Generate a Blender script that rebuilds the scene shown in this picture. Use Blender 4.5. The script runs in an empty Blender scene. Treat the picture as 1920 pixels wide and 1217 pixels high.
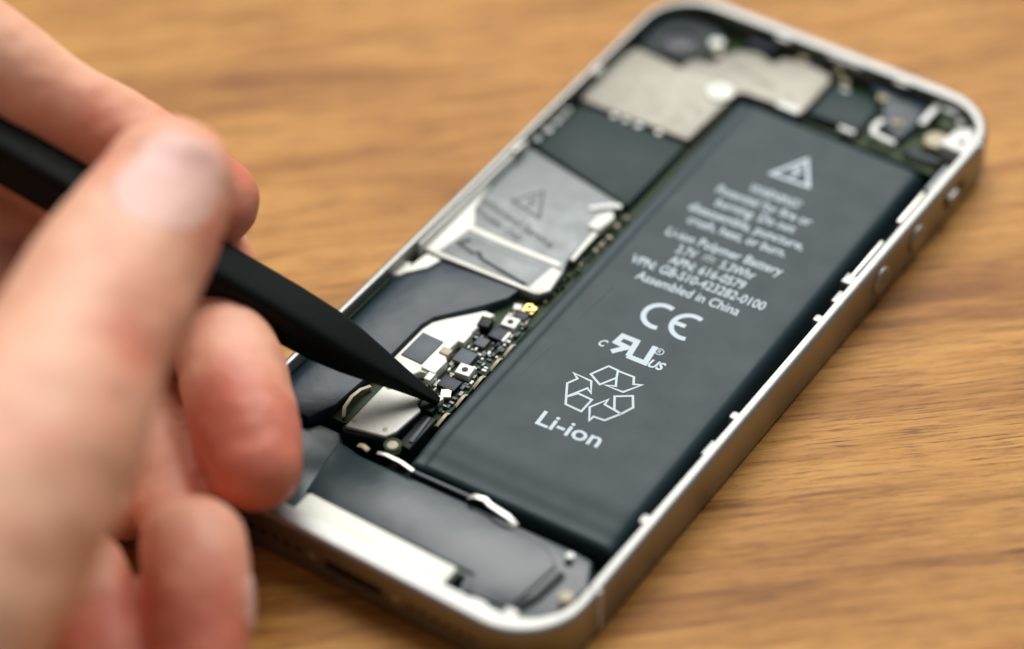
import bpy, bmesh, math, random
from mathutils import Vector, Matrix
from mathutils.bvhtree import BVHTree

# All builder coordinates are millimetres on the phone (u across, v along, z up from the table);
# one Blender unit is one centimetre.
S = 0.1
scene = bpy.context.scene
COL = scene.collection

# ------------------------------------------------------------------ camera
cd = bpy.data.cameras.new('camera')
cam = bpy.data.objects.new('camera', cd)
COL.objects.link(cam)
rt = Vector((0.825009807585579, 0.5646039308279095, -0.02410847736846361))
dn = Vector((0.3774709926821187, -0.5823123523054914, -0.7200194261502452))
fw = Vector((-0.42056446244414003, 0.5849228373416665, -0.6935350079720504))
cpos = Vector((181.4626, -175.26375, 270.08661)) * S
M = Matrix((rt, -dn, -fw)).transposed().to_4x4()
M.translation = cpos
cam.matrix_world = M
cd.sensor_width = 360.0
cd.sensor_fit = 'HORIZONTAL'
cd.lens = 360.0 * 5184.71 / 1920.0
cd.clip_start = 1.0
cd.clip_end = 1000.0
cd.dof.use_dof = True
cd.dof.focus_distance = 37.3
cd.dof.aperture_fstop = 0.58
cd.dof.aperture_blades = 0
scene.camera = cam

# ------------------------------------------------------------------ light
w = bpy.data.worlds.new('World')
scene.world = w
w.use_nodes = True
bgn = w.node_tree.nodes['Background']
bgn.inputs['Color'].default_value = (0.88, 0.94, 1.0, 1)
bgn.inputs['Strength'].default_value = 0.10

def area(name, direction, dist, sx, sy, power, col):
    l = bpy.data.lights.new(name, 'AREA')
    l.shape = 'RECTANGLE'; l.size = sx; l.size_y = sy; l.energy = power; l.color = col
    o = bpy.data.objects.new(name, l); COL.objects.link(o)
    d = Vector(direction).normalized()
    tgt = Vector((2.5, 5.0, 0.5))
    o.location = tgt + d * dist
    o.rotation_euler = d.to_track_quat('Z', 'Y').to_euler()
    return o
area('window_light', (-0.26, 0.60, 0.86), 125, 125, 95, 170000, (1.0, 0.985, 0.95))

scene.view_settings.view_transform = 'Standard'
scene.view_settings.look = 'None'
scene.view_settings.exposure = 0.68
scene.view_settings.gamma = 1.0
scene.view_settings.use_curve_mapping = False
scene.cycles.use_denoising = True
scene.cycles.max_bounces = 8

# ------------------------------------------------------------------ materials
def new_mat(name):
    m = bpy.data.materials.new(name); m.use_nodes = True
    nt = m.node_tree
    return m, nt, nt.nodes['Principled BSDF']

def L(nt, a, b): nt.links.new(a, b)

def mat(name, col, rough=0.5, metal=0.0, var=0.12, scale=6.0, bump=0.0, bscale=60.0, coat=0.0, spec=0.5, stretch=(1, 1, 1)):
    m, nt, p = new_mat(name)
    tc = nt.nodes.new('ShaderNodeTexCoord')
    mp = nt.nodes.new('ShaderNodeMapping'); mp.inputs['Scale'].default_value = stretch
    L(nt, tc.outputs['Object'], mp.inputs['Vector'])
    n = nt.nodes.new('ShaderNodeTexNoise'); n.inputs['Scale'].default_value = scale; n.inputs['Detail'].default_value = 6
    L(nt, mp.outputs[0], n.inputs['Vector'])
    mx = nt.nodes.new('ShaderNodeMix'); mx.data_type = 'RGBA'
    mx.inputs[6].default_value = tuple(c * (1 - var) for c in col) + (1,)
    mx.inputs[7].default_value = tuple(min(1, c * (1 + var)) for c in col) + (1,)
    L(nt, n.outputs['Fac'], mx.inputs[0]); L(nt, mx.outputs[2], p.inputs['Base Color'])
    mr = nt.nodes.new('ShaderNodeMapRange')
    mr.inputs['To Min'].default_value = max(0.02, rough * 0.8); mr.inputs['To Max'].default_value = min(1, rough * 1.2)
    L(nt, n.outputs['Fac'], mr.inputs['Value']); L(nt, mr.outputs[0], p.inputs['Roughness'])
    p.inputs['Metallic'].default_value = metal
    p.inputs['Specular IOR Level'].default_value = spec
    p.inputs['Coat Weight'].default_value = coat
    if bump > 0:
        b = nt.nodes.new('ShaderNodeTexNoise'); b.inputs['Scale'].default_value = bscale; b.inputs['Detail'].default_value = 4
        L(nt, mp.outputs[0], b.inputs['Vector'])
        bp = nt.nodes.new('ShaderNodeBump'); bp.inputs['Strength'].default_value = bump; bp.inputs['Distance'].default_value = 0.02
        L(nt, b.outputs['Fac'], bp.inputs['Height']); L(nt, bp.outputs[0], p.inputs['Normal'])
    return m

M_ALU = mat('anodised_aluminium', (0.34, 0.34, 0.325), 0.50, 1.0, 0.04, 20, 0.05, 300)
M_SHIELD = mat('nickel_shield', (0.26, 0.25, 0.215), 0.60, 1.0, 0.06, 5, 0.12, 12)
M_SILVER = mat('bright_steel', (0.66, 0.66, 0.61), 0.5, 1.0, 0.05, 6, 0.12, 25)
M_SATIN = mat('satin_foil', (0.19, 0.205, 0.208), 0.6, 1.0, 0.04, 4, 0.0, 6)
M_PLATE = mat('matte_steel', (0.62, 0.62, 0.57), 0.65, 0.55, 0.12, 4, 0.3, 30)
M_WHITE = mat('cream_enamel', (0.80, 0.81, 0.72), 0.35, 0.0, 0.05, 6)
M_BATT = mat('battery_film', (0.019, 0.038, 0.046), 0.48, 0.0, 0.05, 2, 0.05, 4, spec=0.24)
M_PRINT = mat('grey_blue_print', (0.52, 0.62, 0.68), 0.55, 0.0, 0.03, 5)
M_ETCH = mat('dark_grey_print', (0.05, 0.06, 0.06), 0.6, 0.0, 0.03, 5)
M_TAPE = mat('black_tape', (0.012, 0.028, 0.042), 0.40, 0.0, 0.15, 3, 0.35, 5, spec=0.36)
M_PAD = mat('charcoal_pad', (0.012, 0.030, 0.030), 0.5, 0.0, 0.25, 2, 0.15, 6, spec=0.2)
M_BLACK = mat('black_plastic', (0.004, 0.009, 0.010), 0.5, 0.0, 0.2, 4, spec=0.25)
M_SPK = mat('speaker_plastic', (0.014, 0.030, 0.037), 0.33, 0.0, 0.2, 2, 0.9, 0.9, spec=0.6)
M_PCB = mat('green_circuit_board', (0.020, 0.040, 0.012), 0.5, 0.0, 0.5, 12, spec=0.2)
M_DULLGOLD = mat('dull_gold', (0.42, 0.37, 0.22), 0.5, 0.8, 0.1, 10)
M_GOLD = mat('gold_contact', (0.85, 0.62, 0.22), 0.32, 1.0, 0.1, 10)
M_COPPER = mat('copper_contact', (0.9, 0.58, 0.32), 0.3, 1.0, 0.1, 10)
M_CHIP = mat('grey_chip', (0.08, 0.10, 0.115), 0.5, 0.0, 0.1, 10, spec=0.3)
M_BLUE = mat('blue_black_part', (0.008, 0.020, 0.034), 0.45, 0.0, 0.2, 10, spec=0.3)
M_TAN = mat('tan_ceramic', (0.42, 0.36, 0.24), 0.45, 0.0, 0.15, 10)
M_PALE = mat('pale_ceramic', (0.75, 0.76, 0.72), 0.35, 0.0, 0.08, 10)
M_NYLON = mat('black_nylon', (0.0015, 0.004, 0.0035), 0.55, 0.0, 0.2, 5, 0.15, 80, spec=0.15)
M_LENS, nt, p = new_mat('lens_glass')
p.inputs['Base Color'].default_value = (0.02, 0.02, 0.05, 1); p.inputs['Roughness'].default_value = 0.25
p.inputs['Specular IOR Level'].default_value = 0.25
tc = nt.nodes.new('ShaderNodeTexCoord'); lw = nt.nodes.new('ShaderNodeTexNoise'); lw.inputs['Scale'].default_value = 2
L(nt, tc.outputs['Object'], lw.inputs['Vector'])
mx = nt.nodes.new('ShaderNodeMix'); mx.data_type = 'RGBA'; mx.inputs[6].default_value = (0.005, 0.008, 0.02, 1); mx.inputs[7].default_value = (0.02, 0.02, 0.05, 1)
L(nt, lw.outputs['Fac'], mx.inputs[0]); L(nt, mx.outputs[2], p.inputs['Base Color'])

# --- wood
def wood():
    m, nt, p = new_mat('oak_wood')
    N = nt.nodes.new
    tc = N('ShaderNodeTexCoord')
    rotm = N('ShaderNodeMapping'); rotm.inputs['Rotation'].default_value = (0, 0, math.radians(-36.0 - 6.0))
    L(nt, tc.outputs['Object'], rotm.inputs['Vector'])
    # gentle waviness of the grain
    wn = N('ShaderNodeTexNoise'); wn.inputs['Scale'].default_value = 0.10; wn.inputs['Detail'].default_value = 2
    L(nt, rotm.outputs[0], wn.inputs['Vector'])
    sub = N('ShaderNodeVectorMath'); sub.operation = 'SUBTRACT'; sub.inputs[1].default_value = (0.5, 0.5, 0.5)
    L(nt, wn.outputs['Color'], sub.inputs[0])
    sc = N('ShaderNodeVectorMath'); sc.operation = 'MULTIPLY'; sc.inputs[1].default_value = (0.2, 0.9, 0)
    L(nt, sub.outputs[0], sc.inputs[0])
    add = N('ShaderNodeVectorMath'); add.operation = 'ADD'
    L(nt, rotm.outputs[0], add.inputs[0]); L(nt, sc.outputs[0], add.inputs[1])
    def st(sx, sy, scale, detail=5, rough=0.6):
        mp = N('ShaderNodeMapping'); mp.inputs['Scale'].default_value = (sx, sy, 1)
        L(nt, add.outputs[0], mp.inputs['Vector'])
        n = N('ShaderNodeTexNoise'); n.inputs['Scale'].default_value = scale; n.inputs['Detail'].default_value = detail
        n.inputs['Roughness'].default_value = rough
        L(nt, mp.outputs[0], n.inputs['Vector'])
        return n.outputs['Fac']
    broad = st(0.10, 0.65, 1.0, 8, 0.65)
    mid = st(0.14, 2.6, 1.2, 8, 0.7)
    fine = st(0.55, 8.0, 1.9, 10, 0.85)
    pores = st(0.7, 14.0, 1.5, 5, 0.7)
    def ramp(fac, pts):
        r = N('ShaderNodeValToRGB')
        while len(r.color_ramp.elements) < len(pts): r.color_ramp.elements.new(0.5)
        for e, (q, c) in zip(r.color_ramp.elements, pts): e.position = q; e.color = c + (1,)
        L(nt, fac, r.inputs['Fac']); return r.outputs['Color']
    base = ramp(broad, [(0.34, (0.30, 0.112, 0.016)), (0.45, (0.45, 0.204, 0.042)), (0.56, (0.60, 0.300, 0.074)), (0.68, (0.42, 0.166, 0.025))])
    def mul(a, b, f):
        x = N('ShaderNodeMix'); x.data_type = 'RGBA'; x.blend_type = 'MULTIPLY'; x.inputs[0].default_value = f
        L(nt, a, x.inputs[6]); L(nt, b, x.inputs[7]); return x.outputs[2]
    c = mul(base, ramp(mid, [(0.37, (0.50, 0.37, 0.12)), (0.46, (0.86, 0.82, 0.66)), (0.56, (1, 1, 1)), (0.68, (0.84, 0.76, 0.50))]), 0.9)
    c = mul(c, ramp(fine, [(0.36, (0.34, 0.22, 0.10)), (0.49, (0.94, 0.91, 0.86)), (0.6, (1, 1, 1))]), 0.75)
    c = mul(c, ramp(pores, [(0.35, (0.20, 0.12, 0.05)), (0.46, (1, 1, 1))]), 0.75)
    L(nt, c, p.inputs['Base Color'])
    p.inputs['Roughness'].default_value = 0.42
    p.inputs['Specular IOR Level'].default_value = 0.2
    bp = N('ShaderNodeBump'); bp.inputs['Strength'].default_value = 0.35; bp.inputs['Distance'].default_value = 0.02
    mxx = N('ShaderNodeMath'); mxx.operation = 'ADD'
    L(nt, fine, mxx.inputs[0]); L(nt, pores, mxx.inputs[1])
    L(nt, mxx.outputs[0], bp.inputs['Height']); L(nt, bp.outputs[0], p.inputs['Normal'])
    return m
M_WOOD = wood()

# --- skin (redder at the fingertips and joints, mixed in by the 'blush' attribute)
def skin():
    m, nt, p = new_mat('skin')
    N = nt.nodes.new
    at = N('ShaderNodeAttribute'); at.attribute_name = 'blush'
    tc = N('ShaderNodeTexCoord')
    n = N('ShaderNodeTexNoise'); n.inputs['Scale'].default_value = 1.3; n.inputs['Detail'].default_value = 8
    L(nt, tc.outputs['Object'], n.inputs['Vector'])
    a = N('ShaderNodeMath'); a.operation = 'MULTIPLY_ADD'; a.inputs[1].default_value = 1.3; a.inputs[2].default_value = -0.64
    L(nt, n.outputs['Fac'], a.inputs[0])
    s = N('ShaderNodeMath'); s.operation = 'ADD'; s.use_clamp = True
    L(nt, a.outputs[0], s.inputs[0]); L(nt, at.outputs['Fac'], s.inputs[1])
    r = N('ShaderNodeValToRGB')
    r.color_ramp.elements[0].color = (0.80, 0.45, 0.30, 1)
    r.color_ramp.elements[1].color = (0.64, 0.19, 0.12, 1)
    L(nt, s.outputs[0], r.inputs['Fac'])
    L(nt, r.outputs['Color'], p.inputs['Base Color'])
    p.inputs['Roughness'].default_value = 0.55
    p.inputs['Subsurface Weight'].default_value = 0.25
    p.inputs['Subsurface Radius'].default_value = (1.0, 0.35, 0.2)
    p.inputs['Subsurface Scale'].default_value = 0.25
    v = N('ShaderNodeTexVoronoi'); v.inputs['Scale'].default_value = 14
    L(nt, tc.outputs['Object'], v.inputs['Vector'])
    bp = N('ShaderNodeBump'); bp.inputs['Strength'].default_value = 0.15; bp.inputs['Distance'].default_value = 0.02
    L(nt, v.outputs['Distance'], bp.inputs['Height']); L(nt, bp.outputs[0], p.inputs['Normal'])
    return m
M_SKIN = skin()
M_NAIL = mat('nail', (0.72, 0.42, 0.35), 0.50, 0.0, 0.05, 3, spec=0.6)

# ------------------------------------------------------------------ builders
def mesh_obj(name, verts, faces, m, parent=None, smooth=False, label=None):
    me = bpy.data.meshes.new(name)
    me.from_pydata([Vector(v) * S for v in verts], [], faces)
    bm = bmesh.new(); bm.from_mesh(me); bmesh.ops.recalc_face_normals(bm, faces=bm.faces); bm.to_mesh(me); bm.free()
    me.materials.append(m)
    o = bpy.data.objects.new(name, me); COL.objects.link(o)
    if parent: o.parent = parent
    if label: o['label'] = label
    if smooth:
        for f in me.polygons: f.use_smooth = True
    return o

def bevel(o, wmm, seg=2):
    b = o.modifiers.new('bevel', 'BEVEL'); b.width = wmm * S; b.segments = seg; b.limit_method = 'ANGLE'; b.angle_limit = math.radians(40)
    for f in o.data.polygons: f.use_smooth = True
    b.harden_normals = False
    return o

def prism(name, pts, z0, z1, m, parent, bev=0.12, label=None):
    area2 = sum(pts[i][0] * pts[(i + 1) % len(pts)][1] - pts[(i + 1) % len(pts)][0] * pts[i][1] for i in range(len(pts)))
    if area2 < 0: pts = pts[::-1]
    n = len(pts)
    vs = [(x, y, z0) for x, y in pts] + [(x, y, z1) for x, y in pts]
    fs = [list(range(n))[::-1], list(range(n, 2 * n))] + [[i, (i + 1) % n, n + (i + 1) % n, n + i] for i in range(n)]
    o = mesh_obj(name, vs, fs, m, parent, False, label)
    if bev: bevel(o, bev)
    return o

def rect(cx, cy, w, h, a=0):
    a = math.radians(a); c, s = math.cos(a), math.sin(a)
    return [(cx + x * c - y * s, cy + x * s + y * c) for x, y in ((-w / 2, -h / 2), (w / 2, -h / 2), (w / 2, h / 2), (-w / 2, h / 2))]

def box(name, cx, cy, w, h, z0, z1, m, parent, a=0, bev=0.08, label=None):
    return prism(name, rect(cx, cy, w, h, a), z0, z1, m, parent, bev, label)

def disc(name, cx, cy, r, z0, z1, m, parent, n=28, bev=0.1, dome=0.0, label=None):
    if dome:
        vs, fs = [], []
        K = 6
        vs += [(cx + r * math.cos(2 * math.pi * i / n), cy + r * math.sin(2 * math.pi * i / n), z0) for i in range(n)]
        for k in range(K):
            t = k / K * math.pi / 2
            vs += [(cx + r * math.cos(t) * math.cos(2 * math.pi * i / n), cy + r * math.cos(t) * math.sin(2 * math.pi * i / n), z1 + dome * math.sin(t)) for i in range(n)]
        for k in range(K):
            fs += [[k * n + i, k * n + (i + 1) % n, (k + 1) * n + (i + 1) % n, (k + 1) * n + i] for i in range(n)]
        vs.append((cx, cy, z1 + dome)); fs += [[K * n + i, K * n + (i + 1) % n, len(vs) - 1] for i in range(n)]
        fs.append(list(range(n))[::-1])
        return mesh_obj(name, vs, fs, m, parent, True, label)
    return prism(name, [(cx + r * math.cos(2 * math.pi * i / n), cy + r * math.sin(2 * math.pi * i / n)) for i in range(n)], z0, z1, m, parent, bev, label)

def ring(name, cx, cy, r0, r1, z0, z1, m, parent, n=32):
    vs, fs = [], []
    for r, z in ((r1, z0), (r1, z1), (r0, z1), (r0, z0)):
        vs += [(cx + r * math.cos(2 * math.pi * i / n), cy + r * math.sin(2 * math.pi * i / n), z) for i in range(n)]
    for k in range(4):
        fs += [[k * n + i, k * n + (i + 1) % n, ((k + 1) % 4) * n + (i + 1) % n, ((k + 1) % 4) * n + i] for i in range(n)]
    return bevel(mesh_obj(name, vs, fs, m, parent), 0.1)

def strip(name, path, wid, thick, m, parent, label=None, bev=0.08):
    """a bent ribbon along 3-D points, wid across, thick high"""
    vs, fs = [], []
    P = [Vector(q) for q in path]
    for i, q in enumerate(P):
        t = (P[min(i + 1, len(P) - 1)] - P[max(i - 1, 0)]); t.z = 0; t.normalize()
        s = Vector((-t.y, t.x, 0)) * wid / 2
        for d in (s, -s):
            vs.append(q + d); vs.append(q + d + Vector((0, 0, thick)))
    for i in range(len(P) - 1):
        a, b = 4 * i, 4 * i + 4
        fs += [[a, b, b + 1, a + 1], [a + 2, a + 3, b + 3, b + 2], [a + 1, b + 1, b + 3, a + 3], [a, a + 2, b + 2, b]]
    e = 4 * (len(P) - 1)
    fs += [[0, 1, 3, 2], [e, e + 2, e + 3, e + 1]]
    o = mesh_obj(name, vs, fs, m, parent, False, label)
    return bevel(o, bev) if bev else o

def stroke(name, paths, wid, z, m, parent, closed=None, th=0.03):
    """flat printed line work: each path a thick polyline with mitred corners"""
    vs, fs = [], []
    for pi, path in enumerate(paths):
        cl = closed[pi] if closed else False
        P = [Vector((a, b)) for a, b in path]; n = len(P); b0 = len(vs)
        for i in range(n):
            if cl: p0, p1 = P[i - 1], P[(i + 1) % n]
            else: p0, p1 = P[max(i - 1, 0)], P[min(i + 1, n - 1)]
            d0 = (P[i] - p0).normalized() if (P[i] - p0).length > 1e-6 else (p1 - P[i]).normalized()
            d1 = (p1 - P[i]).normalized() if (p1 - P[i]).length > 1e-6 else d0
            t = d0 + d1
            t = t.normalized() if t.length > 1e-3 else d0
            nn = Vector((-t.y, t.x)); k = 1 / max(0.45, nn.dot(Vector((-d0.y, d0.x))))
            a, b = P[i] + nn * wid / 2 * k, P[i] - nn * wid / 2 * k
            vs += [(a.x, a.y, z + th + pi * 0.004), (b.x, b.y, z + th + pi * 0.004)]
        for i in range(n if cl else n - 1):
            q, r = b0 + 2 * i, b0 + 2 * ((i + 1) % n)
            fs.append([q, q + 1, r + 1, r])
    o = mesh_obj(name, vs, fs, m, parent)
    for f in o.data.polygons:
        if f.normal.z < 0: f.flip()
    return o

def text(name, body, p0, p1, cap, z, m, parent, shear=0.0, bold=0.0, fit=True, label=None):
    """lettering whose centre line runs from p0 to p1 (mm), capital height cap"""
    c = bpy.data.curves.new(name, 'FONT'); c.body = body; c.size = 1.0; c.shear = shear; c.offset = bold
    c.resolution_u = 3
    t = bpy.data.objects.new(name, c); COL.objects.link(t)
    bpy.context.view_layer.update()
    me = bpy.data.meshes.new_from_object(t.evaluated_get(bpy.context.evaluated_depsgraph_get()))
    bpy.data.objects.remove(t)
    xs = [v.co.x for v in me.vertices]
    x0, x1 = min(xs), max(xs)
    a, b = Vector(p0), Vector(p1); d = b - a; ln = d.length; d.normalize()
    sy = cap / 0.72
    sx = ln / (x1 - x0) if fit else sy
    nrm = Vector((-d.y, d.x)); mid = (a + b) / 2
    for v in me.vertices:
        q = mid + d * (v.co.x - (x0 + x1) / 2) * sx + nrm * (v.co.y - 0.36) * sy
        v.co = Vector((q.x, q.y, z + 0.03)) * S
    me.materials.clear(); me.materials.append(m)
    o = bpy.data.objects.new(name, me); COL.objects.link(o); o.parent = parent
    if label: o['label'] = label
    return o

def empty(name, loc=(0, 0, 0)):
    o = bpy.data.objects.new(name, None); o.empty_display_size = 0.5; COL.objects.link(o); return o

def rrect(x0, y0, x1, y1, r, n=16):
    pts = []
    for cx, cy, a0 in ((x1 - r, y0 + r, -90), (x1 - r, y1 - r, 0), (x0 + r, y1 - r, 90), (x0 + r, y0 + r, 180)):
        pts += [(cx + r * math.cos(math.radians(a0 + 90 * i / n)), cy + r * math.sin(math.radians(a0 + 90 * i / n))) for i in range(n + 1)]
    return pts

# ------------------------------------------------------------------ table
tb = bmesh.new()
bmesh.ops.create_grid(tb, x_segments=8, y_segments=8, size=60)
me = bpy.data.meshes.new('table_surface'); tb.to_mesh(me); tb.free(); me.materials.append(M_WOOD)
table = bpy.data.objects.new('table_surface', me); COL.objects.link(table)
table['kind'] = 'structure'
table['label'] = 'warm brown wooden table top with dark horizontal grain'
table['category'] = 'table'

# ------------------------------------------------------------------ phone
W, H, T = 58.6, 123.8, 7.7
phone = empty('smartphone')
phone['label'] = 'opened silver smartphone lying on its back with battery and circuit parts exposed'
phone['category'] = 'smartphone'

# aluminium frame
def frame():
    loops = []
    R0 = 10.0
    for off, z in ((0.9, 0.02), (0.35, 0.15), (0.0, 0.65), (0.0, T - 1.15)) + tuple((0.9 - 0.9 * math.cos(math.radians(q)), T - 1.15 + 1.15 * math.sin(math.radians(q))) for q in (15, 30, 45, 60, 75, 90)):
        loops.append([(x, y, z) for x, y in rrect(off, off, W - off, H - off, R0 - off)])
    for dx, z in ((0.0, T), (0.12, T - 0.12), (0.12, 0.9)):
        loops.append([(x, y, z) for x, y in rrect(1.25 + dx, 2.85 + dx, W - 1.45 - dx, H - 2.3 - dx, 7.6)])
    n = len(loops[0]); vs = [v for l in loops for v in l]; fs = []
    for k in range(len(loops) - 1):
        fs += [[k * n + i, k * n + (i + 1) % n, (k + 1) * n + (i + 1) % n, (k + 1) * n + i] for i in range(n)]
    o = mesh_obj('frame', vs, fs, M_ALU, phone, True)
    o.data.set_sharp_from_angle(angle=math.radians(35))
    return o
fr = frame()
box_pts = rrect(0.8, 0.8, W - 0.8, H - 0.8, 9.2)
prism('back_panel', box_pts, 0.03, 1.0, M_BLACK, phone, 0)
# plastic antenna breaks in the frame
for v in (12.5,):
    box('antenna_band', W - 0.62, v, 1.36, 0.7, 0.8, T + 0.02, mat('grey_plastic', (0.55, 0.56, 0.55), 0.5), phone, 0, 0.05)
box('antenna_band', W - 0.62, 114.3, 1.36, 0.6, 0.8, T + 0.02, bpy.data.materials['grey_plastic'], phone, 0, 0.05)
# nubs, clips along the inner rim
for v, wd, r in ((75.3, 1.0, 2.6), (70.1, 1.5, 1.5), (48.0, 1.4, 1.5), (41.1, 0.7, 3.0), (26.0, 1.5, 1.7)):
    prism('rim_tab', rrect(W - 1.7 - wd * 0.6, v - r / 2, W - 1.2, v + r / 2, min(0.5, wd * 0.3), 4), 5.2, T - 0.25, M_ALU, phone, 0.15)
for x0, y0, x1, y1 in ((20, 120.6, 22.5, 121.8), (29, 120.9, 35, 121.9), (40.5, 120.8, 43, 121.8), (1.0, 98, 2.0, 100.5), (1.0, 76.5, 2.1, 79), (1.0, 30.5, 2.0, 33), (45.5, 2.5, 48, 3.6), (50, 3.2, 52, 4.6)):
    prism('rim_tab', rrect(x0, y0, x1, y1, 0.35, 4), 5.2, T - 0.3, M_ALU, phone, 0.15)
disc('rim_tab', W - 3.4, 9.9, 1.0, 5.0, 7.2, M_TAN, phone)
box('clip_rail', W - 2.15, 84.2, 0.55, 8.6, 5.6, T - 0.1, M_SILVER, phone, 0, 0.1)
box('clip_rail', W - 2.2, 97.0, 0.6, 7.6, 5.6, T - 0.1, M_SILVER, phone, 0, 0.1)
box('clip_foot', W - 2.3, 79.2, 1.5, 2.2, 5.6, T - 0.15, M_ALU, phone, 0, 0.15)
box('clip_foot', W - 1.9, 104.6, 1.4, 6.4, 5.6, T - 0.2, M_SATIN, phone, 0, 0.15)
# volume buttons and mute switch on the right flank
def side_disc(name, v, z, r, x1, m, parent, ringw=0):
    vs, fs = [], []; n = 28
    prof = [(x1 - 0.6, r), (x1, r), (x1 + 0.12, r * 0.9), (x1 + 0.12, r * 0.55), (x1 + 0.04, r * 0.3)]
    for x, rr in prof:
        vs += [(x, v + rr * math.cos(2 * math.pi * i / n), z + rr * math.sin(2 * math.pi * i / n)) for i in range(n)]
    for k in range(len(prof) - 1):
        fs += [[k * n + i, k * n + (i + 1) % n, (k + 1) * n + (i + 1) % n, (k + 1) * n + i] for i in range(n)]
    fs.append(list(range((len(prof) - 1) * n, len(prof) * n)))
    return mesh_obj(name, vs, fs, m, parent, True)
for v in (84.6, 95.0):
    side_disc('button_recess', v, 4.2, 2.35, W - 0.1, M_BLACK, phone)
    b = side_disc('volume_button', v, 4.2, 2.15, W + 0.35, M_ALU, phone)
sl = [(W - 0.5, 104.2 + 4.6 * t, 4.2) for t in (0, 1)]
def side_box(name, v0, v1, z0, z1, x0, x1, m):
    vs = [(x, v, z) for x in (x0, x1) for v in (v0, v1) for z in (z0, z1)]
    fs = [[0, 1, 3, 2], [4, 6, 7, 5], [0, 2, 6, 4], [1, 5, 7, 3], [0, 4, 5, 1], [2, 3, 7, 6]]
    return bevel(mesh_obj(name, vs, fs, m, phone), 0.2)
side_box('switch_recess', 103.4, 109.6, 3.0, 5.6, W - 0.6, W + 0.03, M_BLACK)
side_box('mute_switch', 103.9, 106.6, 3.3, 5.3, W - 0.4, W + 0.7, M_ALU)
# bottom flank: grilles, dock port, screws
def end_box(name, u0, u1, z0, z1, m, y0=-0.03, y1=0.6):
    vs = [(u, y, z) for u in (u0, u1) for y in (y0, y1) for z in (z0, z1)]
    fs = [[0, 1, 3, 2], [4, 6, 7, 5], [0, 2, 6, 4], [1, 5, 7, 3], [0, 4, 5, 1], [2, 3, 7, 6]]
    return bevel(mesh_obj(name, vs, fs, m, phone), 0.25)
end_box('dock_port', 24.6, 34.0, 2.9, 4.9, M_BLACK)
for i in range(6):
    end_box('speaker_hole', 37.6 + i * 1.9, 38.8 + i * 1.9, 3.3, 4.5, M_BLACK)
    end_box('speaker_hole', 10.4 + i * 1.9, 11.6 + i * 1.9, 3.3, 4.5, M_BLACK)
end_box('pentagonal_screw', 22.0, 23.4, 3.2, 4.6, M_SILVER)
end_box('pentagonal_screw', 35.2, 36.6, 3.2, 4.6, M_SILVER)

# ------------------------------------------------------------------ battery
BZ = 5.6
def battery():
    A, B, C_, D = Vector((23.9, 19.6)), Vector((55.0, 20.9)), Vector((53.3, 106.9)), Vector((22.3, 107.3))
    nx, ny = 70, 190
    vs, fs = [], []
    wd, ln = 31.0, 87.0
    def sm(x): x = max(0, min(1, x)); return x * x * (3 - 2 * x)
    for j in range(ny + 1):
        t = j / ny; t = t if 0 < j < ny else t
        for i in range(nx + 1):
            s = i / nx
            q = (A * (1 - s) + B * s) * (1 - t) + (D * (1 - s) + C_ * s) * t
            dl, dr, db, dt = s * wd, (1 - s) * wd, t * ln, (1 - t) * ln
            z = BZ
            z -= 0.32 * (1 - sm((dl - 2.0) / 0.35))           # folded side seam
            z -= 0.35 * (1 - sm(dr / 2.2))
            z -= 1.1 * (1 - sm(dr / 0.7))
            z -= 0.5 * (1 - sm(dl / 0.5))
            z -= 1.0 * (1 - sm(dt / 0.8))
            # folded flap at the lower end
            z -= 0.8 * (1 - sm((db - 1.0) / 6.5))
            z += 0.10 * math.exp(-((db - 3.1) / 1.0) ** 2)
            z -= 0.6 * (1 - sm(db / 0.5))
            z += 0.02 * math.sin(q.x * 0.6 + q.y * 0.21) * math.sin(q.y * 0.13)
            vs.append((q.x, q.y, z))
    w1 = nx + 1
    for j in range(ny):
        for i in range(nx):
            a = j * w1 + i; fs.append([a, a + 1, a + w1 + 1, a + w1])
    edge = [i for i in range(w1)] + [j * w1 + nx for j in range(1, ny + 1)] + [ny * w1 + i for i in range(nx - 1, -1, -1)] + [j * w1 for j in range(ny - 1, 0, -1)]
    b0 = len(vs)
    for e in edge: vs.append((vs[e][0], vs[e][1], 1.0))
    n = len(edge)
    for k in range(n): fs.append([edge[k], b0 + k, b0 + (k + 1) % n, edge[(k + 1) % n]])
    fs.append([b0 + k for k in range(n)])
    return mesh_obj('battery', vs, fs, M_BATT, phone, True)
bat = battery()
bat['label'] = 'dark grey lithium ion battery with pale printed warnings'
bat.data.set_sharp_from_angle(angle=math.radians(60))
Z = BZ
# printed text, each line from its left to its right end
for body, a, b in (
        ('WARNING!', (33.9, 90.35), (41.9, 90.8)),
        ('Potential for fire or', (30.1, 87.5), (45.2, 88.45)),
        ('burning. Do not', (31.5, 85.0), (44.0, 85.9)),
        ('disassemble, puncture,', (28.7, 82.2), (46.9, 83.4)),
        ('crush, heat, or burn.', (30.0, 79.7), (45.5, 80.8)),
        ('Li-ion Polymer Battery', (28.8, 75.9), (47.0, 77.2)),
        ('3.7V        5.3Whr', (32.0, 73.4), (44.2, 74.4)),
        ('APN: 616-0579', (32.3, 71.0), (44.0, 71.9)),
        ('VPN: GB-S10-423282-0100', (27.6, 68.3), (48.5, 69.8)),
        ('Assembled in China', (30.1, 65.8), (46.1, 67.0))):
    text('printed_line', body, a, b, 1.8, Z, M_PRINT, bat, bold=0.010)
# direct current sign between 3.7V and 5.3Whr
stroke('direct_current_sign', [[(36.0, 74.15), (37.8, 74.29)], [(36.0, 73.5), (36.4, 73.53)], [(36.7, 73.55), (37.1, 73.58)], [(37.4, 73.6), (37.8, 73.64)]], 0.2, Z, M_PRINT, bat)
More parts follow.
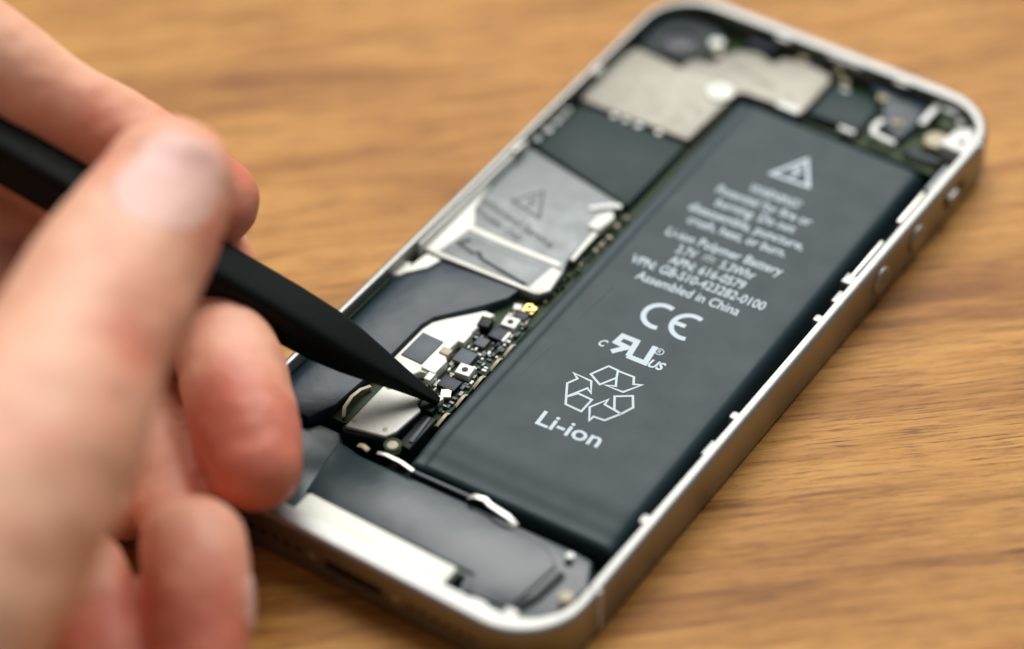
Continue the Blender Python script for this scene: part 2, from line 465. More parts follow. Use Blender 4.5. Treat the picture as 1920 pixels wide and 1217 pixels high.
# warning triangle
stroke('warning_triangle', [[(34.9, 94.5), (40.9, 94.9), (37.7, 100.0)]], 0.55, Z, M_PRINT, bat, [True])
stroke('lightning_mark', [[(37.9, 98.6), (37.2, 96.8), (38.3, 97.0), (37.6, 95.3)]], 0.42, Z, M_PRINT, bat)
# CE mark
def arc(cx, cy, r, a0, a1, n=18, rot=0):
    return [(cx + r * math.cos(math.radians(a0 + (a1 - a0) * i / n + rot)), cy + r * math.sin(math.radians(a0 + (a1 - a0) * i / n + rot))) for i in range(n + 1)]
cet = math.radians(4)
def ce_arc(cx, cy, r, n=18):
    return [(cx + r * math.cos(math.radians(70) + math.radians(222) * i / n), cy + r * math.sin(math.radians(70) + math.radians(222) * i / n)) for i in range(n + 1)]
stroke('ce_mark_c', [ce_arc(37.35, 60.2, 2.3)], 0.78, Z, M_PRINT, bat)
stroke('ce_mark_e', [ce_arc(41.75, 60.5, 2.35), [(39.5, 60.3), (41.35, 60.45)]], 0.74, Z, M_PRINT, bat)
# recognised component mark: slanted reversed R joined to a U
rot4 = lambda pts, ox, oy, a=4, sh=0.0: [(ox + (x + y * sh) * math.cos(math.radians(a)) - y * math.sin(math.radians(a)), oy + (x + y * sh) * math.sin(math.radians(a)) + y * math.cos(math.radians(a))) for x, y in pts]
stroke('component_mark', [
    rot4([(-0.2, 3.45), (-2.75, 3.45), (-2.95, 1.95), (-0.75, 1.75)], 38.05, 50.9, 3),
    rot4([(-0.55, 3.75), (-0.15, 0.35)], 38.05, 50.9, 3),
    rot4([(-1.1, 1.8), (-2.6, 0.0)], 38.05, 50.9, 3),
    rot4([(-0.3, 0.35), (2.45, 0.35), (2.15, 3.85)], 38.05, 50.9, 3)], 0.85, Z, M_PRINT, bat)
text('printed_line', 'C', (33.1, 51.55), (34.2, 51.6), 1.35, Z, M_PRINT, bat, shear=0.25, bold=0.03)
text('printed_line', 'US', (40.9, 51.8), (43.2, 52.1), 1.5, Z, M_PRINT, bat, shear=0.25, bold=0.035)
stroke('registered_mark', [arc(41.0, 54.3, 0.58, 0, 360, 20)[:-1]], 0.14, Z, M_PRINT, bat, [True])
text('printed_line', 'R', (40.75, 54.3), (41.25, 54.33), 0.7, Z, M_PRINT, bat)
# recycling arrows, line drawn
stroke('recycling_mark', [
    [(35.5, 45.6), (36.7, 48.2), (38.2, 48.2), (38.8, 46.9), (37.6, 44.6)],
    [(38.2, 48.1), (40.7, 48.3), (41.4, 47.1), (42.4, 47.6), (41.0, 45.1), (38.3, 44.9), (39.6, 45.5), (38.8, 46.9)],
    [(40.5, 43.8), (42.5, 45.2), (43.7, 43.4), (43.0, 41.5), (41.8, 41.7)],
    [(43.0, 41.5), (41.8, 39.3), (40.2, 39.1), (40.1, 38.2), (38.8, 40.3), (40.1, 42.8), (40.2, 41.8), (43.0, 41.5)],
    [(38.3, 39.0), (35.8, 39.0), (35.1, 40.2), (36.1, 41.6), (38.3, 41.6)],
    [(35.1, 40.2), (33.8, 42.4), (34.5, 43.9), (33.5, 44.5), (36.3, 44.5), (37.5, 42.6), (36.6, 43.1), (35.2, 40.4)],
    ], 0.32, Z, M_PRINT, bat, [True, False, True, False, True, False])
text('printed_line', 'Li-ion', (34.2, 35.2), (43.6, 35.95), 2.75, Z, M_PRINT, bat, bold=0.015)
prism('battery_pull_edge', [(27.2, 34), (27.35, 34), (28.7, 62), (28.55, 62)], BZ - 0.1, BZ + 0.012, M_BATT, bat, 0)

# ------------------------------------------------------------------ main board and shields
board = prism('logic_board', [(2.0, 21), (2.0, 118), (8, 121), (40, 121), (50, 118), (54, 113), (54, 108.3), (22.6, 108.3), (23.0, 54), (23.0, 27.5), (21.7, 26.5), (12, 21)], 2.6, 4.2, M_PCB, phone, 0.05)
prism('upper_shield', [(2.3, 93.4), (1.7, 99.0), (2.1, 106.6), (2.9, 108.6), (4.2, 108.4), (11.0, 108.0), (11.3, 110.6), (14.6, 111.7), (15.0, 114.0), (16.3, 116.3), (19.1, 117.4), (22.3, 116.4), (23.0, 118.4), (26.1, 119.2), (30.7, 118.7), (31.8, 117.6), (32.0, 108.9), (31.4, 107.95), (27.9, 108.2), (22.3, 107.9), (21.4, 107.3), (21.0, 93.9), (14.6, 93.8), (6.4, 93.4)], 4.3, 6.0, M_SHIELD, phone, 0.3)
disc('screw_washer', 19.2, 105.9, 2.15, 5.9, 6.15, M_WHITE, phone, dome=0.35)
disc('screw_socket', 19.2, 105.9, 0.4, 6.4, 6.53, M_TAN, phone, bev=0.03)
strip('shield_fold', [(17.5, 113.0, 5.95), (21.5, 112.4, 6.0), (25.0, 111.8, 5.95)], 0.9, 0.15, M_SHIELD, phone)
prism('shield_notch', [(27.6, 107.9), (31.6, 107.75), (31.3, 109.3), (28.0, 109.2)], 5.6, 6.12, M_PALE, phone, 0.15)
for x, y in ((8.6, 93.2), (10.6, 93.3), (12.8, 93.2), (16.2, 93.5)):
    disc('shield_pad', x, y, 0.55, 4.6, 5.75, M_PALE, phone)
prism('charcoal_pad', [(2.6, 92.6), (4.9, 92.9), (21.0, 93.3), (21.1, 77.2), (1.6, 81.3), (2.4, 86.0)], 4.3, 5.6, M_PAD, phone, 0.2)
for x, y, r in ((1.9, 90.6, 0.5), (2.0, 89.0, 0.5), (2.0, 87.4, 0.6), (1.9, 85.2, 0.75), (1.6, 82.6, 0.7)):
    disc('board_pad', x, y, r, 4.2, 5.7, M_PALE, board)

# service shield with printed warning; it sags towards the left rim
def service():
    out = [(1.3, 80.4), (20.4, 77.0), (20.5, 62.6), (21.4, 60.3), (22.1, 55.9), (20.9, 54.2), (2.7, 53.4), (1.4, 58.0)]
    return prism('service_shield', out, 4.2, 5.8, M_SATIN, phone, 0.35)
svc = service()
svc['label'] = 'satin silver metal shield with printed service warning'
strip('shield_ridge', [(1.9, 60.6, 5.6), (5.0, 60.8, 5.66), (12.0, 60.8, 5.66), (20.2, 61.2, 5.66)], 1.1, 0.26, M_PLATE, svc, bev=0.18)
prism('shield_lip', [(2.9, 53.45), (20.6, 54.35), (20.4, 55.0), (3.0, 54.2)], 5.7, 5.92, M_PLATE, svc, 0.12)
prism('shield_lip', [(18.9, 54.6), (20.9, 54.5), (21.9, 56.0), (21.2, 60.0), (19.4, 60.3)], 5.7, 5.95, M_PLATE, svc, 0.25)
prism('shield_window', [(5.6, 56.2), (18.5, 55.6), (18.6, 59.7), (6.9, 59.6)], 5.7, 5.84, M_CHIP if False else M_SATIN, svc, 0.05)
stroke('cutout_edge', [[(6.4, 58.9), (5.4, 57.2), (8.4, 56.6), (9.0, 57.2), (9.6, 56.5), (10.6, 56.2)], [(10.6, 56.2), (18.3, 55.25)], [(8.8, 57.0), (9.8, 56.7)]], 0.5, 5.85, M_BLACK, svc)
prism('side_flap', [(1.35, 53.5), (1.35, 74), (2.3, 69), (3.2, 64.5), (5.2, 61.6), (5.0, 59), (4.2, 53.6)], 5.3, 6.0, M_WHITE, phone, 0.3)  # flap enlarged and whitened to paint the shield's highlight beside the rim
prism('side_flap', [(1.35, 46.6), (1.35, 50.0), (2.3, 50.2), (3.0, 48.6), (2.4, 47.2)], 4.4, 6.0, M_WHITE, phone, 0.2)
box('side_ledge', 1.62, 66.5, 0.6, 27, 3.0, 7.1, M_PALE, phone, 0, 0.15)
box('side_ledge', 1.62, 37.0, 0.5, 18, 3.0, 6.2, M_PCB, phone, 0, 0.1)
stroke('warning_triangle', [[(6.7, 68.9), (12.1, 67.9), (9.3, 73.0)]], 0.42, 5.8, M_ETCH, svc, [True])
stroke('lightning_mark', [[(9.3, 71.6), (8.8, 70.2), (9.6, 70.2), (9.2, 68.9)]], 0.3, 5.8, M_ETCH, svc)
text('printed_line', 'Authorized Service', (1.6, 67.2), (17.0, 64.1), 1.4, 5.8, M_ETCH, svc, bold=0.02)
text('printed_line', 'Provider Only', (3.2, 64.7), (12.6, 62.7), 1.4, 5.8, M_ETCH, svc, bold=0.02)
# cream clips at the shield's right edge
strip('shield_clip', [(17.0, 73.4, 5.8), (18.2, 74.6, 5.85), (19.4, 75.6, 5.85), (20.7, 76.3, 5.8)], 0.9, 0.22, M_PALE, svc)
prism('shield_clip', [(18.9, 69.8), (20.9, 69.9), (21.3, 73.6), (20.2, 74.6), (18.9, 72.6)], 4.8, 6.2, M_WHITE, svc, 0.3)
strip('shield_clip', [(20.6, 69.6, 5.4), (20.7, 66.5, 5.4), (20.9, 63.0, 5.4)], 0.7, 0.5, M_WHITE, svc)
# exposed board edge between the shields and the battery
random.seed(4)
def small(name, x, y, w_, h_, z0, z1, m, a=3):
    return box(name, x, y, w_, h_, z0, z1, m, board, a, 0.04)
for i in range(22):
    y = 55 + i * 0.98
    small('capacitor', 21.95 + random.uniform(-0.35, 0.35), y, random.uniform(0.35, 0.7), random.uniform(0.3, 0.7), 4.1, 4.6 + random.uniform(0, 0.5), random.choice([M_TAN, M_PCB, M_PCB, M_CHIP, M_PCB]))

# ------------------------------------------------------------------ black tape, bracket, connector
tape = prism('black_tape', [(5.0, 53.0), (18.0, 54.2), (17.6, 51.8), (15.7, 48.8), (11.2, 43.1), (10.6, 41.0), (10.6, 30.0), (10.3, 27.6), (10.0, 22.2), (8.2, 18.2), (1.5, 18.2), (1.4, 46.0), (2.8, 47.8), (5.1, 51.3)], 2.6, 5.6, M_TAPE, phone, 0.2)
brk = prism('steel_bracket', [(11.0, 30.0), (11.0, 40.6), (11.4, 42.4), (12.4, 43.8), (16.2, 48.3), (17.9, 48.4), (17.4, 46.6), (17.2, 43.4), (16.6, 41.2), (16.4, 38.9), (17.5, 37.2), (17.4, 34.0), (15.6, 33.6), (14.0, 30.0)], 3.0, 5.35, M_WHITE, phone, 0.2)
box('bracket_inset', 13.3, 37.4, 3.5, 5.2, 5.2, 5.5, M_CHIP, brk, 0, 0.1)
prism('side_flap', [(2.9, 48.2), (4.8, 50.6), (5.4, 52.9), (3.0, 52.9), (2.6, 50.0)], 4.8, 6.0, M_WHITE, phone, 0.1)
# components along the strip
small('test_pad', 19.4, 51.6, 1.1, 1.1, 4.2, 5.1, M_PALE, 20)
cx_ = small('coax_socket', 20.9, 52.3, 1.7, 1.6, 4.2, 4.9, M_GOLD)
ring('coax_ring', 20.9, 52.3, 0.35, 0.75, 4.9, 5.25, M_GOLD, cx_)
small('inductor', 20.8, 50.6, 1.7, 1.5, 4.2, 5.0, M_BLUE)
for x, y in ((20.4, 48.4), (20.5, 37.3)):
    s_ = small('screw_post', x, y, 2.2, 2.0, 4.2, 5.3, M_PALE, 8)
    disc('post_hole', x, y, 0.45, 5.2, 5.33, M_BLACK, s_, bev=0)
small('inductor', 20.1, 45.9, 2.2, 2.2, 4.2, 5.0, M_BLUE)
small('capacitor', 21.4, 45.9, 0.5, 2.0, 4.2, 5.0, M_PALE)
small('bracket_hook', 17.6, 46.3, 1.7, 1.9, 4.2, 5.6, M_BLACK, 12)
small('chip', 19.1, 43.3, 1.7, 1.7, 4.2, 4.9, M_CHIP)
c_ = small('chip', 18.9, 39.6, 2.6, 2.6, 4.2, 5.0, M_CHIP)
small('spring_foot', 16.9, 42.4, 1.0, 2.2, 4.2, 5.4, M_WHITE)
small('spring_foot', 16.4, 38.6, 1.5, 1.2, 4.2, 5.6, M_TAN)
small('flex_connector', 16.6, 35.6, 2.3, 2.9, 4.2, 5.7, M_WHITE, 0)
small('inductor', 20.1, 34.2, 2.7, 2.2, 4.2, 5.1, M_BLUE, 0)
small('copper_spring', 20.8, 32.4, 1.4, 1.5, 4.2, 5.1, M_COPPER, 30)
small('contact_blade', 20.6, 30.6, 0.9, 1.7, 4.2, 5.2, M_PALE, -12)
small('spring_foot', 17.4, 33.5, 1.0, 1.6, 4.2, 5.6, M_PALE)
small('terminal_block', 20.2, 29.0, 2.4, 1.6, 4.2, 5.3, M_BLACK)
occ = [(19.1, 43.3, 1.1), (18.9, 39.6, 1.6), (20.4, 48.4, 1.3), (20.5, 37.3, 1.3), (20.1, 45.9, 1.3), (20.1, 34.2, 1.5), (20.8, 32.4, 0.9), (20.6, 30.6, 0.8), (20.9, 52.3, 1.1), (16.6, 35.6, 1.6), (17.6, 46.3, 1.2)]
k = 0; tries = 0
while k < 92 and tries < 4000:
    tries += 1
    y = random.uniform(29.5, 51.0); x0 = 17.4 if y < 46 else 19.0
    x = random.uniform(x0, 22.3)
    if any((x - a) ** 2 + (y - b) ** 2 < (r + 0.2) ** 2 for a, b, r in occ): continue
    a_, b_ = random.choice([(0.42, 0.7), (0.7, 0.4), (0.36, 0.36), (0.55, 0.9), (0.3, 0.6)])
    z1 = 4.45 + random.uniform(0, 0.35)
    body = small('capacitor', x, y, a_, b_, 4.15, z1, random.choice([M_TAN, M_PALE, M_CHIP, M_PALE, M_BLACK, M_CHIP, M_PCB, M_SATIN]), random.choice([3, 3, 93, 5]))
    occ.append((x, y, 0.26)); k += 1
# sprung clips along the board's edge beside the battery
for y in (44.5, 41.3, 37.2, 33.0, 28.8):
    c_ = strip('edge_clip', [(22.85, y + 1.4, 4.15), (23.0, y + 0.5, 4.75), (23.05, y - 0.4, 4.7), (22.85, y - 1.5, 4.1)], 0.5, 0.15, M_TAN, board)
strip('board_rail', [(22.75, 50.0, 4.15), (22.8, 40, 4.15), (22.9, 28, 4.15)], 0.3, 0.22, M_PCB, board)

conn = prism('connector_cover', [(13.3, 29.6), (18.9, 30.0), (19.0, 28.2), (20.3, 27.4), (19.9, 22.4), (19.2, 20.9), (13.5, 19.5)], 5.2, 5.8, M_SHIELD, phone, 0.2)
conn['label'] = 'bright brushed metal connector cover'
conn.data.materials.clear(); conn.data.materials.append(M_PLATE)
prism('connector_block', [(13.2, 29.6), (18.8, 30.0), (20.2, 27.4), (19.9, 20.9), (13.5, 18.9), (12.9, 19.6)], 1.0, 5.2, M_BLACK, phone, 0.2)
for x, y in ((14.2, 28.5), (13.95, 21.0), (18.4, 21.9)):
    disc('rivet', x, y, 0.35, 5.75, 5.86, M_TAN, conn, bev=0.03)
sc_ = disc('screw', 20.6, 20.5, 1.15, 4.4, 5.2, M_TAN, phone, dome=0.2)
ring('screw_rim', 20.6, 20.5, 0.75, 1.25, 5.15, 5.45, M_PCB, sc_)
prism('connector_block', [(20.4, 28.0), (22.4, 28.2), (22.6, 21.4), (20.6, 21.6)], 1.0, 4.7, M_BLACK, phone, 0.2)
prism('flex_cable', [(21.3, 27.6), (21.75, 27.6), (22.35, 22.6), (21.7, 22.6)], 4.6, 4.95, M_CHIP, phone, 0.05)
strip('curved_spring', [(11.3, 28.2, 4.6), (10.8, 26.6, 5.0), (10.65, 24.8, 5.1), (10.9, 22.8, 4.9), (11.6, 21.6, 4.4)], 0.55, 0.25, M_TAN, phone)
# ------------------------------------------------------------------ speaker module at the lower end
def speaker():
    out = [(1.5, 18.0), (8.4, 17.8), (9.4, 19.2), (12.8, 19.4), (14.2, 18.0), (18.2, 17.4), (25.7, 17.9), (51.0, 18.9), (53.5, 18.7), (55.6, 14.5), (54.6, 8.0), (52.2, 5.0), (47.4, 3.3), (41.7, 3.2), (41.2, 7.4), (16.9, 6.9), (16.2, 3.2), (9.0, 3.4), (3.4, 6.2), (1.5, 12)]
    return prism('speaker_module', out, 1.0, 4.4, M_SPK, phone, 0.5)
spk = speaker()
spk['label'] = 'glossy black speaker housing'
prism('housing_step', [(14.0, 16.9), (47.0, 17.4), (50.2, 15.2), (49.2, 6.0), (42.8, 5.2), (42.2, 8.3), (15.6, 8.0)], 4.35, 4.8, M_SPK, spk, 0.2)
disc('housing_stud', 50.9, 17.3, 0.6, 4.7, 5.2, M_PALE, spk)
strip('housing_rib', [(51.6, 14.5, 4.6), (51.0, 9.5, 4.6), (49.5, 5.8, 4.6)], 1.0, 0.45, M_BLACK, spk)
plate = prism('steel_plate', rrect(17.2, 1.6, 40.9, 6.9, 0.5, 4), 4.8, T - 1.15, M_PLATE, phone, 0.25)
plate['label'] = 'bright steel plate at the lower end'
stain = strip('contact_strip', [(34.2, 18.5, 4.9), (35.2, 18.7, 5.5), (36.6, 18.9, 5.6), (37.6, 18.7, 5.25), (39.0, 18.3, 5.6), (40.8, 18.1, 5.5), (42.3, 17.8, 4.9)], 0.85, 0.2, M_SILVER, phone, bev=0.08)
strip('contact_strip', [(19.6, 18.4, 5.0), (21.0, 18.5, 5.3), (23.5, 18.5, 5.3), (25.6, 18.3, 5.0)], 0.6, 0.2, M_SILVER, phone, bev=0.08)
strip('contact_strip', [(16.6, 18.2, 4.9), (17.5, 18.2, 5.2), (18.4, 18.1, 4.9)], 0.8, 0.25, M_TAN, phone, bev=0.1)
strip('ribbon_cable', [(25.5, 18.6, 4.5), (34.5, 19.0, 4.5)], 0.5, 0.3, M_CHIP, phone)

# ------------------------------------------------------------------ camera and top end
cam_h = prism('camera_module', rrect(1.9, 108.9, 13.0, 119.6, 3.2, 6), 1.0, 5.7, M_BLACK, phone, 0.5)
cam_h['label'] = 'black round camera module in the corner'
cam_h.data.materials.clear(); cam_h.data.materials.append(M_PAD)
ring('lens_ring', 7.6, 113.6, 2.6, 4.3, 5.6, 6.1, M_BLACK, cam_h)
disc('lens', 7.6, 113.6, 2.65, 5.4, 5.55, M_LENS, cam_h, dome=0.3)
disc('flash', 12.4, 116.2, 1.1, 5.0, 5.9, M_PALE, phone, dome=0.15)
small_top = [(13.6, 114.6, 1.5, 1.2, M_TAN), (25.3, 120.4, 1.6, 1.0, M_DULLGOLD), (28.0, 120.3, 2.4, 1.1, M_BLUE), (18.5, 119.8, 5.0, 1.4, M_BLUE), (33.3, 118.9, 1.2, 1.0, M_TAN), (34.4, 117.2, 1.4, 0.6, M_PALE)]
for x, y, a_, b_, m in small_top:
    box('board_part', x, y, a_, b_, 4.0, 5.6, m, board, 5, 0.15)
blkA = prism('shielded_chip', [(32.4, 117.4), (39.2, 117.4), (40.6, 115.6), (41.0, 109.9), (32.4, 109.5)], 4.0, 5.5, M_PAD, phone, 0.25)
blkB = prism('earpiece_module', [(36.3, 120.6), (42.4, 121.2), (47.0, 121.3), (47.2, 117.3), (47.2, 114.6), (46.8, 111.2), (43.8, 112.6), (41.7, 115.4), (40.0, 118.2)], 3.0, 5.6, M_TAPE, phone, 0.35)
for x, y, r in ((31.6, 120.4, 0.85), (40.2, 118.2, 0.9), (44.9, 114.3, 0.85)):
    d_ = disc('gold_screw', x, y, r * 0.85, 5.2, 5.9, M_DULLGOLD, phone, dome=0.25)
    disc('screw_socket', x, y, r * 0.35, 6.1, 6.17, M_BLACK, d_, bev=0)
strip('bent_bracket', [(42.6, 114.0, 5.4), (42.4, 111.6, 5.6), (43.0, 110.3, 5.6), (44.8, 110.2, 5.5), (46.6, 110.4, 5.2)], 0.95, 0.35, M_PALE, phone)
strip('bent_bracket', [(47.9, 116.0, 5.4), (48.0, 119.0, 5.6), (48.1, 121.6, 5.5)], 1.0, 0.5, M_PALE, phone)
box('contact_strip', 39.2, 109.2, 2.6, 0.8, 4.6, 5.6, M_PALE, phone, 0, 0.12)
disc('vibration_motor', 51.4, 114.3, 1.9, 3.0, 5.6, M_TAN, phone, bev=0.3)
disc('jack_socket', 51.2, 119.0, 1.9, 3.0, 5.4, M_PCB, phone, bev=0.3)
box('jack_shell', 50.4, 121.0, 2.6, 1.6, 3.0, 6.2, M_PALE, phone, 5, 0.2)
box('board_part', 52.6, 119.6, 1.0, 1.0, 5.3, 5.8, M_PALE, board, 30, 0.1)
prism('corner_mount', [(52.6, 112.6), (57.0, 112.4), (57.0, 117.0), (54.9, 118.4), (53.2, 117.0)], 3.0, 6.6, M_PALE, phone, 0.3)
disc('screw_socket', 55.3, 114.6, 0.55, 6.5, 6.63, M_BLACK, phone, bev=0.02)
box('board_part', 55.0, 119.0, 2.0, 1.6, 3.0, 6.0, M_BLUE, phone, 35, 0.2)
strip('flex_cable', [(48.0, 110.6, 4.6), (50.0, 110.2, 5.0), (54.0, 110.8, 4.8)], 1.1, 0.25, M_BLUE, phone)
strip('flex_cable', [(47.8, 111.8, 4.9), (49.2, 109.6, 4.8), (49.6, 107.6, 3.2)], 0.5, 0.2, M_PCB, phone)

# ------------------------------------------------------------------ prying stick
# hand joints: x, y, z, radius in millimetres
CHAINS = {
    'thumb': [(-2.4, 9.6, 48.7, 8.3), (-1.0, 4.4, 47.8, 9.2), (2.5, -6.8, 47.8, 10.3), (7.4, -20.6, 47.6, 11.0), (11.5, -31.7, 47.3, 12.6), (14.0, -45.4, 45.7, 14.2), (13.7, -60.1, 42.1, 16.5), (2.3, -71.1, 34.0, 20.0)],
    'index': [(-10.6, 25.5, 29.6, 6.2), (-14.5, 23.8, 32.0, 7.2), (-20.1, 21.4, 36.2, 7.3), (-29.6, 17.0, 44.1, 6.9), (-38.2, 13.1, 51.7, 7.6), (-49.0, 7.1, 60.5, 9.0), (-53.2, -4.1, 59.3, 9.6), (-55.6, -21.6, 53.2, 12.0)],
    'middle': [(13.9, 1.0, 15.0, 6.1), (9.4, 4.9, 16.0, 6.9), (2.4, 11.0, 16.7, 7.1), (-5.8, 18.0, 17.4, 7.0), (-15.3, 24.9, 18.9, 7.4), (-24.2, 25.8, 20.7, 8.2), (-33.4, 19.1, 28.0, 8.4), (-42.4, 7.5, 35.1, 8.8), (-54.3, -18.7, 37.6, 12.0)],
    'ring': [(25.9, -25.7, 10.4, 5.9), (23.0, -21.9, 12.5, 6.6), (19.9, -18.0, 14.8, 6.8), (16.6, -14.6, 15.3, 6.7)],
    'ring2': [(9.5, -8.6, 7.3, 5.2), (-0.6, -0.7, 7.2, 6.2), (-11.4, 4.9, 8.4, 6.8), (-23.3, 6.5, 12.6, 7.6), (-32.5, 0.0, 22.8, 8.6), (-49.6, -23.4, 30.7, 12.0)],
    'pinky': [(18.4, -34.1, 7.9, 5.4), (14.6, -30.1, 9.2, 5.9), (8.7, -25.5, 10.9, 6.0), (5.2, -23.3, 12.0, 5.9)],
    'pinky2': [(-0.2, -19.7, 6.7, 5.0), (-10.6, -15.2, 8.3, 6.0), (-18.6, -13.4, 13.1, 7.2), (-27.7, -16.2, 19.2, 8.0), (-43.1, -29.8, 24.3, 12.0)],
    'palm_gap_fill5': [(-12.5, 14.1, 9.6, 6.0), (-18.8, 15.7, 10.5, 6.0), (-29.7, 4.7, 10.7, 8.0), (-25.5, -9.9, 13.1, 12.0), (-25.7, -28.1, 15.2, 14.0)],  # flesh added under the thumb to block light and darken the gap
    'palm_gap_fill7': [(-1.7, -7.8, 4.8, 4.0), (-7.0, -4.0, 5.4, 5.5), (-15.7, -1.3, 7.2, 8.0), (-24.3, -10.1, 18.0, 10.0)],  # flesh added behind ring finger and pinky to darken their gap
    'palm_gap_fill6': [(-33.4, 13.7, 17.6, 8.0), (-37.8, 8.3, 24.4, 10.0), (-44.2, -4.5, 31.9, 13.0)],  # flesh added at the left so the gap below the stick stays dark
    'palm1': [(-54.8, -18.6, 48.0, 15.0), (-44.8, -34.1, 28.9, 16.0), (-24.3, -58.3, 24.9, 19.0), (-18.4, -83.9, 35.8, 22.0), (-16.0, -113.8, 52.4, 24.0)],
    'palm2': [(-50.7, -18.0, 38.9, 13.0), (-41.9, -33.0, 23.8, 14.0), (-27.8, -52.5, 21.8, 17.0), (-13.1, -74.0, 33.7, 20.0)],
    'palm3': [(-57.0, -20.7, 52.0, 13.0), (-44.8, -35.1, 42.5, 15.0), (-20.1, -55.9, 34.5, 18.0), (2.3, -71.1, 34.0, 18.0)],
    'palm4': [(-54.8, -18.6, 48.0, 15.0), (-50.9, -44.3, 34.1, 17.0), (-29.6, -73.8, 36.6, 20.0), (-20.0, -112.0, 49.1, 24.0)],
}
TIP = (21.20, 30.20, 5.60)
TAIL = (-29.50, 7.50, 43.10)
NAIL_THUMB = (2.60, 4.50, 54.30)
RED_SPOTS = [((17.0, -16.1, 54.2), 0.75, 0.55), ((-18.8, 12.8, 45.5), 0.80, 0.60), ((7.3, 5.5, 45.1), 0.60, 0.40), ((12.8, 2.2, 20.3), 0.80, 0.40), ((6.4, 2.5, 50.3), 0.60, 0.40)]  # redder, darker spots on the fingers: centre, radius, strength
NAIL_RING = (26.30, -16.60, 13.50)

def spudger():
    tip, tail = Vector(TIP), Vector(TAIL)
    ax = (tail - tip).normalized()
    tail = tip + ax * 150
    side = ax.cross(Vector((0, 0, 1))).normalized(); up = side.cross(ax).normalized()
    prof = [(0, 1.0, 0.7), (0.6, 1.5, 0.9), (3, 2.2, 1.4), (6, 3.2, 2.2), (10, 4.8, 3.4), (14, 6.2, 4.6), (18, 6.9, 5.6), (24, 7.1, 6.2), (60, 7.2, 6.6), (120, 7.2, 6.6), (145, 6.8, 6.0), (150, 5.0, 4.4)]
    n = 32; vs, fs = [], []
    for d, a, b in prof:
        c = tip + ax * d
        for i in range(n):
            t = 2 * math.pi * i / n; ct, stt = math.cos(t), math.sin(t)
            e = 0.45
            x = math.copysign(abs(ct) ** e, ct) * a / 2; y = math.copysign(abs(stt) ** e, stt) * b / 2
            vs.append(c + side * x + up * y)
    for k in range(len(prof) - 1):
        fs += [[k * n + i, k * n + (i + 1) % n, (k + 1) * n + (i + 1) % n, (k + 1) * n + i] for i in range(n)]
    fs += [list(range(n))[::-1], list(range((len(prof) - 1) * n, len(prof) * n))]
    o = mesh_obj('spudger', vs, fs, M_NYLON, None, True)
    o.data.set_sharp_from_angle(angle=math.radians(50))
    o['label'] = 'black nylon prying stick with pointed tip held between thumb and finger'
    o['category'] = 'spudger'
    return o
spudger()

# ------------------------------------------------------------------ hand
def catmull(P, sub=8):
    out = []
    for i in range(len(P) - 1):
        p0 = P[max(i - 1, 0)]; p1 = P[i]; p2 = P[i + 1]; p3 = P[min(i + 2, len(P) - 1)]
        for k in range(sub):
            t = k / sub
            out.append(tuple(0.5 * ((2 * b) + (-a + c) * t + (2 * a - 5 * b + 4 * c - d) * t * t + (-a + 3 * b - 3 * c + d) * t ** 3) for a, b, c, d in zip(p0, p1, p2, p3)))
    out.append(P[-1]); return out
VIEW = Vector((0.42, -0.585, 0.69))
def finger(chain, flat=1.0, n=36):
    P = catmull(chain)
    vs, fs = [], []
    pts = [Vector(q[:3]) for q in P]; rr = [q[3] for q in P]
    rings = []
    t0 = (pts[0] - pts[1]).normalized(); t1 = (pts[-1] - pts[-2]).normalized()
    for k in range(6, 0, -1):
        a = k / 6 * math.radians(86); rings.append((pts[0] + t0 * rr[0] * math.sin(a), rr[0] * math.cos(a), t0 * -1))
    for i in range(len(pts)):
        t = (pts[min(i + 1, len(pts) - 1)] - pts[max(i - 1, 0)]).normalized(); rings.append((pts[i], rr[i], t))
    for k in range(1, 7):
        a = k / 6 * math.radians(86); rings.append((pts[-1] + t1 * rr[-1] * math.sin(a), rr[-1] * math.cos(a), t1))
    for c, r, t in rings:
        u = VIEW - t * VIEW.dot(t); u.normalize(); s = t.cross(u)
        vs += [c + s * r * math.cos(2 * math.pi * i / n) + u * r * flat * math.sin(2 * math.pi * i / n) for i in range(n)]
    for k in range(len(rings) - 1):
        fs += [[k * n + i, k * n + (i + 1) % n, (k + 1) * n + (i + 1) % n, (k + 1) * n + i] for i in range(n)]
    fs += [list(range(n))[::-1], list(range((len(rings) - 1) * n, len(rings) * n))]
    return vs, fs
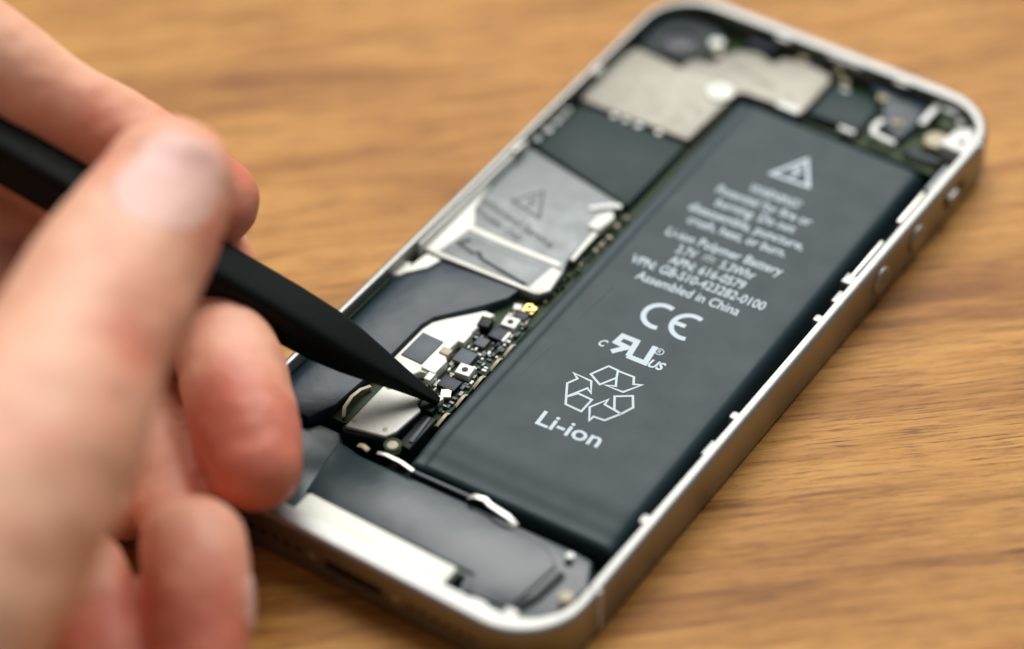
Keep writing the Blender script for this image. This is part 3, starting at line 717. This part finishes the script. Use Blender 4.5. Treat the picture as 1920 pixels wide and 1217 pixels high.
def hand():
    vs, fs = [], []
    for k, ch in CHAINS.items():
        v, f = finger(ch, 0.9 if k == 'thumb' else 1.0)
        b = len(vs); vs += v; fs += [[i + b for i in q] for q in f]
    o = mesh_obj('hand', vs, fs, M_SKIN, None, True)
    rm = o.modifiers.new('remesh', 'REMESH'); rm.mode = 'VOXEL'; rm.voxel_size = 0.07; rm.use_smooth_shade = True
    sm = o.modifiers.new('smooth', 'SMOOTH'); sm.factor = 0.5; sm.iterations = 4
    bpy.context.view_layer.update()
    me = bpy.data.meshes.new_from_object(o.evaluated_get(bpy.context.evaluated_depsgraph_get()))
    o.modifiers.clear(); o.data = me; me.name = 'hand'
    if not me.materials: me.materials.append(M_SKIN)
    for f in me.polygons: f.use_smooth = True
    from mathutils import noise
    cos = [v.co.copy() for v in me.vertices]; nrm = [v.normal.copy() for v in me.vertices]
    me.vertices.foreach_set('co', [c for q, m_ in zip(cos, nrm) for c in (q + m_ * (noise.noise(q * 1.6) * 0.035 + noise.noise(q * 4.5) * 0.012))])
    me.update()
    # reddish fingertips and knuckle folds
    spots = []
    for k, ch in CHAINS.items():
        if k.startswith('palm') or k.endswith('2'): continue
        amp = 0.35 if k == 'thumb' else 0.8
        spots.append((Vector(ch[0][:3]) * S, 1.1, amp)); spots.append((Vector(ch[1][:3]) * S, 1.0, amp * 0.5))
    spots += [(Vector(q) * S, rad, am) for q, rad, am in RED_SPOTS]
    at = me.attributes.new('blush', 'FLOAT', 'POINT')
    at.data.foreach_set('value', [min(1.0, 0.12 + sum(a * math.exp(-((v.co - c).length / r) ** 2) for c, r, a in spots)) for v in me.vertices])
    o['label'] = 'bare hand with pinkish skin holding a black prying stick over the phone'
    o['category'] = 'hand'
    return o
hd = hand()
bvh = BVHTree.FromPolygons([v.co.copy() for v in hd.data.vertices], [p.vertices[:] for p in hd.data.polygons])
def nail(center, normal, along, ln, wd, label):
    """a curved plate laid over the fingertip"""
    c = Vector(center) * S; nrm = Vector(normal).normalized(); al = Vector(along); al = (al - nrm * al.dot(nrm)).normalized(); sd = al.cross(nrm)
    nu, nv = 18, 16; vs, fs = [], []
    for j in range(nv + 1):
        b = -1 + 2 * j / nv
        wv = wd / 2 * (1 - 0.45 * abs(b) ** 4) * (0.93 if b > 0 else 1)
        for i in range(nu + 1):
            a = -1 + 2 * i / nu
            # rounded cuticle end
            bb = b * (1 - 0.16 * a * a) if b < 0 else b * (1 - 0.10 * a * a)
            q = c + (sd * a * wv + al * bb * ln / 2) * S
            hit = bvh.ray_cast(q + nrm * 2.0, -nrm)
            edge = max(abs(a), -b)
            off = 0.018 - 0.045 * max(0, (edge - 0.8) / 0.2) ** 1.5
            if hit[0] is not None: q = hit[0] + nrm * off
            vs.append(q / S)
    w1 = nu + 1
    fs = [[j * w1 + i, j * w1 + i + 1, (j + 1) * w1 + i + 1, (j + 1) * w1 + i] for j in range(nv) for i in range(nu)]
    o = mesh_obj('fingernail', vs, fs, M_NAIL, hd, True, label)
    sl_ = o.modifiers.new('solid', 'SOLIDIFY'); sl_.thickness = 0.04; sl_.offset = -1
    return o
tb_ = Vector(CHAINS['thumb'][0][:3]) - Vector(CHAINS['thumb'][2][:3])
nail(NAIL_THUMB, Vector((0.36, -0.50, 0.78)), tb_, 14.0, 13.0, 'pale pink thumbnail')
rg = Vector(CHAINS['ring'][0][:3]) - Vector(CHAINS['ring'][2][:3])
nail(NAIL_RING, Vector((0.88, 0.20, 0.35)), rg, 7.5, 6.0, 'pale nail at the side of the fingertip')
